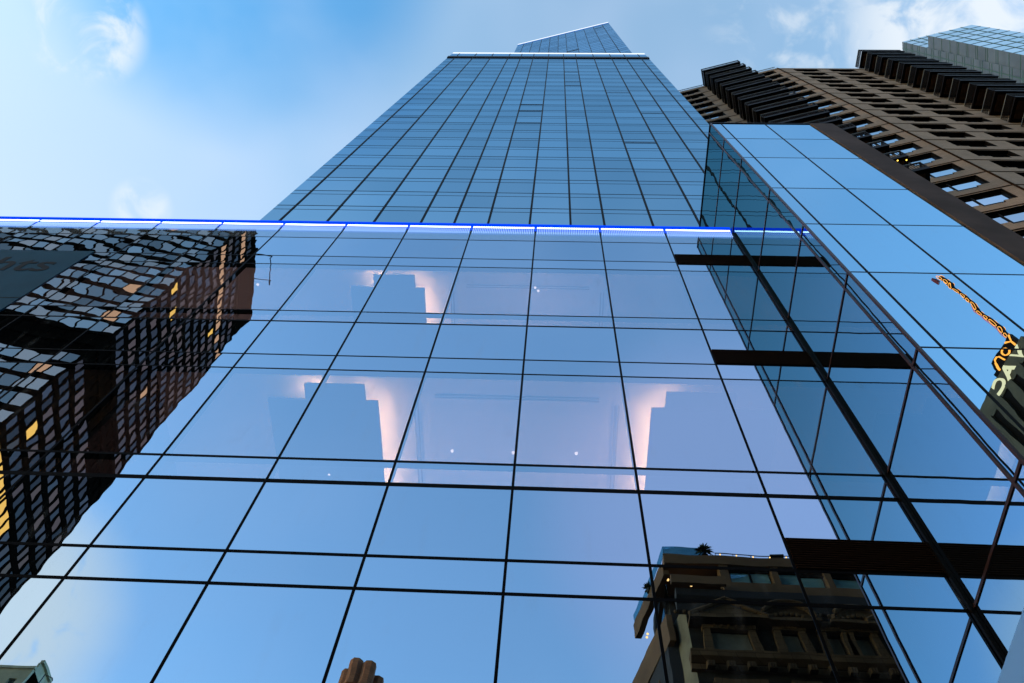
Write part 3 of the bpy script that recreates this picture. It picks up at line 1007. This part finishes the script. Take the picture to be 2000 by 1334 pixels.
# local frame: x to the right, y towards the glass is +, depth is -y
F_H = dict(o=(0, 0, 0), tx=(1, 0, 0), ty=(0, -1, 0))
xa, xb = 0.237 * S, 30.0
zc = 1.045 * S + CAMZ
wins = [(0.271, 0.332, 0.968, 1.008), (0.386, 0.414, 0.967, 1.010), (0.458, 0.482, 0.967, 1.010), (0.503, 0.530, 0.967, 1.012),
        (0.575, 0.603, 0.967, 1.010), (0.640, 0.668, 0.967, 1.010), (0.705, 0.735, 0.967, 1.010)]
ops = []
for lvl in range(5):
    for a, b, c, d in wins:
        ops.append((a * S, b * S, c * S + CAMZ - lvl * 4.3, d * S + CAMZ - lvl * 4.3 + 0.35))
MB().frame(**F_H).wall(xa, xb, 0, zc + 1.4, ops, 0.5).build('front_wall', 'old_dark', H)
tr_ = MB().frame(**F_H)
for q, (a, b, c, d) in enumerate(ops):
    if q >= 14: break
    # moulded stone surround with a small sill
    tr_.xprism([(a - 0.55, c - 0.2), (a - 0.02, c - 0.2), (a - 0.02, d + 0.02), (a - 0.40, d + 0.02)], -0.28, 0.05)
    tr_.xprism([(b + 0.02, c - 0.2), (b + 0.55, c - 0.2), (b + 0.40, d + 0.02), (b + 0.02, d + 0.02)], -0.28, 0.05)
    tr_.box(a - 0.45, b + 0.45, -0.34, 0.05, d + 0.021, d + 0.5)
    tr_.box(a - 0.32, b + 0.32, -0.22, 0.05, d + 0.501, d + 0.85)
    for k in range(5):                       # carved keystones
        xx = a + (b - a) * (k + 0.5) / 5
        tr_.box(xx - 0.06, xx + 0.06, -0.40, -0.341, d + 0.08, d + 0.42)
    tr_.box(a - 0.6, b + 0.6, -0.42, 0.05, c - 0.42, c - 0.201)
for k, (a, b, c, d) in enumerate(wins):
    m0 = (a + b) / 2 * S
    zb = 1.043 * S + CAMZ - 0.3
    if k == 0 or k == 4:                     # triangular pediment
        tr_.xprism([(m0 - 1.9, zb), (m0 + 1.9, zb), (m0, zb + 0.95)], -0.75, 0.05)
        tr_.xprism([(m0 - 2.2, zb - 0.22), (m0 + 2.2, zb - 0.22), (m0 + 2.2, zb - 0.01), (m0 - 2.2, zb - 0.01)], -0.9, 0.05)
        tr_.tube([(m0 - 2.2, -0.85, zb + 0.02), (m0, -0.85, zb + 1.12), (m0 + 2.2, -0.85, zb + 0.02)], 0.14, 6)
    elif k != 2:                             # arched pediment
        arc = [(m0 + 1.5 * math.cos(t), zb + 1.15 * math.sin(t)) for t in [math.pi * i / 12 for i in range(13)]]
        tr_.xprism(arc, -0.55, 0.05)
        tr_.tube([(x, -0.75, z) for x, z in arc], 0.16, 6)
        tr_.box(m0 - 1.75, m0 + 1.75, -0.85, 0.05, zb - 0.24, zb - 0.01)
        for i in range(7):
            tr_.ball((m0 - 0.9 + 0.3 * i, -0.6, zb + 0.22 + 0.28 * math.sin(math.pi * (i + 0.5) / 7)), 0.15, 6, 4)
tr_.build('window_surrounds', 'old_stone', H)
cn = MB().frame(**F_H)
zs = 0.957 * S + CAMZ
cn.yprism([(0.02, zs - 0.9), (-0.25, zs - 0.9), (-0.3, zs - 0.55), (-0.75, zs - 0.35), (-0.85, zs), (0.02, zs + 0.1)], xa - 0.3, xb)
for k in range(18):
    x = xa + 0.5 + 1.05 * k
    cn.box(x, x + 0.42, -0.62, -0.251, zs - 0.95, zs - 0.56)
    for j in range(3):
        cn.box(x + 0.05 + 0.13 * j, x + 0.10 + 0.13 * j, -0.68, -0.621, zs - 0.92, zs - 0.6)
cn.box(xa - 0.1, xb, -0.18, 0.02, zs - 2.6, zs - 2.3)
zt2 = 1.075 * S + CAMZ                        # deep main cornice under the penthouse
MB().frame(**F_H).yprism([(0.02, zc + 0.5), (-0.2, zc + 0.62), (-0.3, zc + 1.0), (-0.55, zc + 1.2), (-0.6, 1.097 * S + CAMZ - 0.02), (0.02, 1.097 * S + CAMZ - 0.02)], xa - 0.5, xb).build('main_cornice', 'soffit', H)  # near-black colour carries the shade under the overhang
for k in range(46):
    x = xa - 0.6 + 0.48 * k
    cn.ball((x, -0.25, zc + 0.42), 0.12, 6, 4)
cn.build('cornice', 'old_stone', H)
gl = MB().frame(**F_H)
fr = MB().frame(**F_H)
for a, b, c, d in ops:
    gl.poly((a, 0.42, c), (b, 0.42, c), (b, 0.42, d), (a, 0.42, d))
    fr.box(a, b, 0.30, 0.41, c, c + 0.09).box(a, b, 0.30, 0.41, (c + d) / 2 - 0.3, (c + d) / 2 - 0.2).box(a, a + 0.08, 0.32, 0.41, c, d).box(b - 0.08, b, 0.32, 0.41, c, d)
    if b - a > 1.5:
        fr.box((a + b) / 2 - 0.14, (a + b) / 2 + 0.14, 0.25, 0.41, c, d)
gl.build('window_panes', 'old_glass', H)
fr.build('window_frames', 'bronze', H)
sw = MB()
c0 = (xa, 0.0)
c1 = (xa - 1.55, -5.6)
sw.prism([(xa, -0.01), (xb, -0.51), (xb, -20), (xa - 4.5, -20), c1], 0, zc + 1.3)
sw.build('side_wall', 'stucco', H)
# penthouse
px0 = 0.212 * S
bz0, bz1 = 1.097 * S + CAMZ, 1.127 * S + CAMZ
wz1 = 1.162 * S + CAMZ
fz0, fz1 = 1.174 * S + CAMZ, 1.197 * S + CAMZ
mid = 0.309 * S
pw = MB().frame(**F_H)
pw.box(mid + 0.01, xb, -0.3, 0.0, bz0, bz1)                        # spandrel under windows
pw.box(px0, xb, -0.35, 6, fz0, fz1)                                # roof fascia
pw.box(mid + 0.02, mid + 0.55, -0.28, 0.4, bz1 + 0.002, fz0 - 0.002)   # pier
for r in (0.402, 0.497, 0.600):
    pw.box(r * S, r * S + 0.38, -0.28, 0.4, bz1 + 0.002, fz0 - 0.002)
pw.box(px0 + 0.1, mid, -1.0, -0.75, bz0 + 0.05, 1.118 * S + CAMZ)  # terrace parapet
pw.prism([(px0, 0.36), (px0 + 0.35, 0.36), (px0 - 0.9, 5.8), (px0 - 1.3, 5.8)], fz0 - 0.4, fz1 - 0.003)
pw.prism([(px0 - 0.1, 1.0), (px0 + 0.25, 1.0), (px0 - 1.6, 8.5), (px0 - 1.95, 8.5)], bz0 - 2.4, bz0 - 0.3)
pw.prism([(px0 - 0.6, 3.0), (px0 - 0.25, 3.0), (px0 - 2.3, 12.5), (px0 - 2.65, 12.5)], bz0 - 5.6, bz0 - 3.6)
pw.build('penthouse_wall', 'pent_wall', H)
MB().frame(**F_H).box(mid + 0.5, xb, 0.45, 6, bz1, fz0).box(px0 + 0.5, mid + 0.5, 2.5, 6, bz0, fz0).prism(
    [(px0 - 0.2, 1.5), (xa, 1.5), (xa, 16), (px0 - 3.5, 16)], 20, bz0 - 0.6).build('recess_wall', 'soffit', H)
pg = MB().frame(**F_H)
for a, b in ((0.330, 0.399), (0.415, 0.494), (0.510, 0.597), (0.615, 0.70)):
    m2 = (a + b) / 2 * S if a < 0.4 else b * S
    pg.poly((a * S, 0.1, bz1 + 0.05), (b * S, 0.1, bz1 + 0.05), (b * S, 0.1, wz1), (a * S, 0.1, wz1))
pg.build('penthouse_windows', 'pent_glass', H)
MB().frame(**F_H).box(0.364 * S - 0.05, 0.364 * S + 0.05, -0.05, 0.09, bz1 + 0.05, wz1).box(mid + 0.56, xb, -0.02, 0.09, wz1 + 0.002, fz0 - 0.004).build('window_frames', 'bronze', H)
MB().frame(**F_H).box(px0 + 0.05, 0.293 * S, -0.3, -0.28, fz1 + 0.002, 1.217 * S + CAMZ).prism(
    [(px0 + 0.05, -0.27), (px0 + 0.08, -0.27), (px0 - 1.2, 5.5), (px0 - 1.23, 5.5)], fz1 + 0.002, 1.217 * S + CAMZ).box(
    px0 - 0.02, px0 + 0.0, 0.2, 3.0, bz0, 1.13 * S + CAMZ).build('glass_balustrade', 'teal_glass', H)
rl = MB().frame(**F_H)
zr1 = 1.208 * S + CAMZ
rl.tube([(mid, -0.2, zr1), (0.46 * S, -0.2, zr1), (xb, -0.2, zr1)], 0.035, 5)
for k in range(20):
    rl.tube([(mid + 1.1 * k, -0.2, fz1), (mid + 1.1 * k, -0.2, zr1)], 0.02, 4)
rl.build('roof_railing', 'bronze', H)
ch = MB().frame(**F_H).xprism([(0.419 * S, fz1), (0.437 * S, fz1), (0.438 * S, 1.224 * S + CAMZ), (0.4175 * S, 1.224 * S + CAMZ)], 0.3, 1.2)
ch.box(0.415 * S, 0.4405 * S, 0.2, 1.3, 1.2241 * S + CAMZ, 1.2285 * S + CAMZ)
ch.build('chimney', 'old_dark', H)
lm = MB().frame(**F_H)
for k in range(5):
    lm.ball((mid + 0.3 + 1.02 * k, -0.2, zr1 - 0.12), 0.055, 6, 4)
for x, y, z in ((0.221 * S, 0.8, 1.163 * S), (0.243 * S, 0.6, 1.150 * S), (0.263 * S, 1.0, 1.157 * S), (0.287 * S, 0.4, 1.146 * S),
                (0.185 * S, 3.5, 1.10 * S), (0.186 * S, 3.3, 1.103 * S)):
    lm.ball((x, y, z + CAMZ), 0.08, 7, 5)
lm.box(0.255 * S, 0.268 * S, 0.3, 0.5, 1.144 * S + CAMZ, 1.146 * S + CAMZ)
lm.build('terrace_lamps', 'lamp_warm', H)

def tuft(name, label, x, y, z, r, h, n, trunk):
    o = thing(name, label, 'plant', (x, y, z))
    pot = MB()
    pot.tube([(0, 0, 0), (0, 0, 0.3)], 0.22, 8)
    pot.build('pot', 'soffit', o)
    f = MB()
    f.tube([(0, 0, 0.25), (0, 0, trunk)], 0.04, 5)
    for k in range(n):
        a = random.uniform(0, 6.28)
        el = random.uniform(-0.3, 1.45)
        L = r * random.uniform(0.7, 1.1)
        d = Vector((math.cos(a) * math.cos(el), math.sin(a) * math.cos(el), math.sin(el)))
        s = d.cross(Vector((0, 0, 1)))
        s = (s.normalized() if s.length > 0.1 else Vector((1, 0, 0))) * 0.05
        p0 = Vector((0, 0, trunk))
        p1 = p0 + d * L * 0.6
        p2 = p0 + d * L + Vector((0, 0, -0.18 * L))
        f.poly(tuple(p0 - s * 0.5), tuple(p1 - s), tuple(p2), tuple(p1 + s))
    f.build('fronds', 'leaf', o)
    return o
tuft('roof_palm', 'small spiky palm on the old building roof terrace', 0.291 * S, FY + 0.05, fz1, 0.65, 1, 90, 0.75)
tuft('potted_shrub', 'dark shrub on the old building side terrace', 6.66, FY - 3.0, fz1 - 0.002, 0.5, 1, 60, 0.4)

# ================================================================== SEEN IN THE GLASS: NEON SIGN AND LETTERED WALL
M['neon'] = emit('neon', (1.0, 0.25, 0.03), 0.48)
M['neon_pink'] = emit('neon_pink', (1.0, 0.22, 0.30), 0.12)
M['letter_cream'] = emit('letter_cream', (1.0, 0.62, 0.30), 0.24)
M['sign_black'] = plain('sign_black', (0.004, 0.003, 0.003), 0.5, spec=0.02)
M['theatre_wall'] = plain('theatre_wall', (0.05, 0.046, 0.040), 0.7, var=0.25, scale=0.4)
HN = 50.0
yy = lambda yv: 2 * D2 - yv
YV0 = 25.3                                  # where the wall was sighted, behind the camera
TH = thing('theatre_building', 'dark ribbed building lettered V A C mirrored at the right edge', 'building', (30.25, yy(YV0), 0), R_(-12))
yl = lambda yv: -(yv - YV0) / math.cos(R_(12))
y_near, y_far = yl(22.3), yl(31.0)
zt3 = HN + CAMZ
MB().box(0, 14, y_far, y_near, 0, zt3 - 1.5).build('core_wall', 'sign_black', TH)
MB().box(-0.06, 14, y_far, y_near, zt3 - 1.498, zt3).build('fascia', 'theatre_wall', TH)
ribs = MB()
y = y_near - 0.3
while y > y_far:
    ribs.box(-0.30, -0.002, y - 0.62, y, 0, zt3 - 1.52)
    y -= 1.25
ribs.build('wall_ribs', 'theatre_wall', TH)
for ch_, yv in (('V', 23.37), ('A', 24.73), ('C', 25.88)):
    mw = Matrix(((0, 0, -1, -0.12), (-1, 0, 0, yl(yv)), (0, 1, 0, zt3 - 0.78), (0, 0, 0, 1)))
    letters('wall_letter', ch_, 1.62, 0.04, 'letter_cream', TH, mw, bold=0.03)
NS = thing('neon_sign', 'tall orange neon blade sign mirrored in the right glass bay', 'sign', (1.356 * 24.0, yy(24.0), 0))
nb0, nb1 = 2.24 * 24 + CAMZ, 2.735 * 24 + CAMZ
MB().box(-0.10, 0.10, -0.22, 0.04, nb0, nb1).build('board', 'sign_black', NS)
def loop(mb, x, y0, y1, z0, z1, r=0.06):
    pts = [(x, y0 + (y1 - y0) * (0.5 + 0.5 * math.cos(t)), z0 + (z1 - z0) * (0.5 + 0.5 * math.sin(t))) for t in [6.283 * i / 12 for i in range(13)]]
    mb.tube(pts, r, 5)
ne = MB()
z = nb0 + 0.3
k = 0
while z < nb1 - 0.6:
    hgt = 0.55 + 0.25 * ((k * 7) % 3)
    for x in (-0.13, 0.13):
        loop(ne, x, -0.20, 0.03, z, z + hgt, 0.025)
    for q in range(3):
        ne.tube([(-0.13, -0.24, z + hgt * q / 3), (0.13, -0.24, z + hgt * (q + 0.7) / 3)], 0.025, 5)
    z += hgt + 0.22
    k += 1
ne.build('neon_tubes', 'neon', NS)
MB().tube([(-0.12, -0.27, nb0 + 0.4), (-0.12, -0.27, nb0 + 6.0)], 0.04, 5).build('neon_edge', 'neon_pink', NS)
M['arrow_red'] = plain('arrow_red', (0.12, 0.012, 0.01), 0.5)
MB().xprism([(-0.55, nb1 - 1.1), (-0.30, nb1 - 0.8), (-0.30, nb1 - 0.1), (-0.55, nb1 + 0.2), (-0.62, nb1 - 0.45)], -0.6, -0.2).tube(
    [(-0.32, -0.4, nb1 - 0.45), (-0.16, -0.4, nb1 - 0.45)], 0.03, 5).build('arrow_plate', 'arrow_red', NS)
NB = thing('neon_board', 'black board with orange neon letters o n above the V A C wall', 'sign', (30.25, yy(YV0), zt3 + 0.01), R_(-12))
MB().box(-0.05, 0.20, yl(25.25), yl(22.6), 0.0, 1.25).box(-0.04, 0.15, yl(25.6), yl(25.26), 0.0, 0.45).build('board', 'sign_black', NB)
nl = MB()
c_ = yl(23.75)
loop(nl, -0.1, c_ - 0.32, c_ + 0.32, 0.12, 0.98, 0.07)
c_ = yl(24.7)
nl.tube([(-0.1, c_ + 0.32, 0.1), (-0.1, c_ + 0.32, 0.75), (-0.1, c_ + 0.15, 0.98), (-0.1, c_ - 0.15, 0.98), (-0.1, c_ - 0.32, 0.75), (-0.1, c_ - 0.32, 0.1)], 0.07, 5)
c_ = yl(22.95)
nl.tube([(-0.1, c_ + 0.3, 1.1), (-0.1, c_, 0.55), (-0.1, c_ - 0.3, 1.1)], 0.07, 5).tube([(-0.1, c_, 0.55), (-0.1, c_, 0.05)], 0.07, 5)
nl.build('neon_letters', 'neon', NB)

# ================================================================== SEEN IN THE GLASS: CHIMNEYS, ROOFS
M['chimney_brick'] = brick('chimney_brick', (0.62, 0.21, 0.09), (0.42, 0.14, 0.065), (0.30, 0.17, 0.11), 0.24, 0.085, 0.45)
M['green_concrete'] = plain('green_concrete', (0.50, 0.50, 0.38), 0.9, var=0.2, scale=0.3)
YC = 40.0
zk = lambda r: r * YC + CAMZ
CH = thing('chimney_stack', 'red brick chimney with four octagonal flues mirrored at the bottom', 'chimney', (-0.283 * YC, 2 * U - YC, 0.84 * YC + CAMZ))
def octa(cx, cy, r): return [(cx + r * math.cos(math.pi / 8 + i * math.pi / 4), cy + r * math.sin(math.pi / 8 + i * math.pi / 4)) for i in range(8)]
hz = lambda r: r * YC - 0.84 * YC
for dx, dy, rt in ((-0.024, -0.6, 0.914), (-0.009, 0.15, 0.9185), (0.0115, 0.15, 0.9145), (0.0235, -0.6, 0.904)):
    fl = MB().prism(octa(dx * YC, dy, 0.44), 0.6, hz(rt))
    fl.prism(octa(dx * YC, dy, 0.50), 1.15, 1.35)
    fl.build('flue', 'chimney_brick', CH)
MB().box(-1.35, 1.25, -1.15, 0.75, -1.59, 0.6).build('base', 'chimney_brick', CH)
def small_block(name, label, x0, x1, y0, y1, h, mat, wx, wz, wpx, wpz):
    o = thing(name, label, 'building', ((x0 + x1) / 2, y1, 0))
    w_ = (x1 - x0) / 2
    ops_ = []
    nx_ = int((x1 - x0 - 1) / wpx)
    nz_ = int((h - 3) / wpz)
    for i in range(nx_):
        for j in range(nz_):
            cx = -w_ + (x1 - x0) * (i + 0.5) / nx_
            zz0 = h - 1.6 - wpz * (j + 1) + 0.6
            ops_.append((cx - wx / 2, cx + wx / 2, zz0, zz0 + wz))
    wl = MB().frame((0, 0, 0), (1, 0, 0), (0, -1, 0)).wall(-w_, w_, 0, h, ops_, 0.5)
    wl.frame((0, 0, 0))
    d = y1 - y0
    wl.poly((-w_, 0, 0), (-w_, 0, h), (-w_, -d, h), (-w_, -d, 0)).poly((w_, 0, 0), (w_, -d, 0), (w_, -d, h), (w_, 0, h))
    wl.poly((-w_, -d, 0), (-w_, -d, h), (w_, -d, h), (w_, -d, 0)).poly((-w_, 0, h), (w_, 0, h), (w_, -d, h), (-w_, -d, h))
    wl.build('wall', mat, o)
    gl_ = MB().frame((0, 0, 0), (1, 0, 0), (0, -1, 0))
    for a, b, c, e in ops_:
        gl_.poly((a, 0.4, c), (b, 0.4, c), (b, 0.4, e), (a, 0.4, e))
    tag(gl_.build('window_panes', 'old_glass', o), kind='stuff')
    MB().box(-w_ - 0.15, w_ + 0.15, -0.4, 0.2, h, h + 0.5).build('coping', mat, o)
    return o
small_block('brick_rowhouse', 'plain brick block carrying the chimney, mirrored below the frame', -16.5, -8, 2 * U - YC - 9, 2 * U - YC + 1.2, 0.80 * YC + CAMZ, 'chimney_brick', 1.1, 2.0, 2.6, 3.6)
YS = 95.0
gb = small_block('concrete_block', 'pale green concrete block with a roof fin mirrored at lower left', -0.95 * YS, -0.797 * YS, 2 * U - YS - 15, 2 * U - YS, 0.886 * YS + CAMZ, 'green_concrete', 1.2, 2.6, 2.9, 3.6)
w_ = (0.95 - 0.797) * YS / 2
MB().frame((w_, 0, 0.886 * YS + CAMZ)).box(-0.35, 0.0, -5, -0.5, -2.5, 1.8).box(-0.2, 0.4, -5, -0.5, 1.801, 2.3).build('roof_fin', 'green_concrete', gb)
AN = thing('roof_antenna', 'thin bent mast beside the pale block at lower left', 'antenna', (-0.772 * YS, 2 * U - YS, 0.70 * YS + CAMZ))
MB().tube([(0, 0, 0), (0, 0, 0.175 * YS), (1.5, 0, 0.169 * YS), (1.7, 0, 0.165 * YS)], 0.09, 6).build('mast', 'rail_grey', AN)
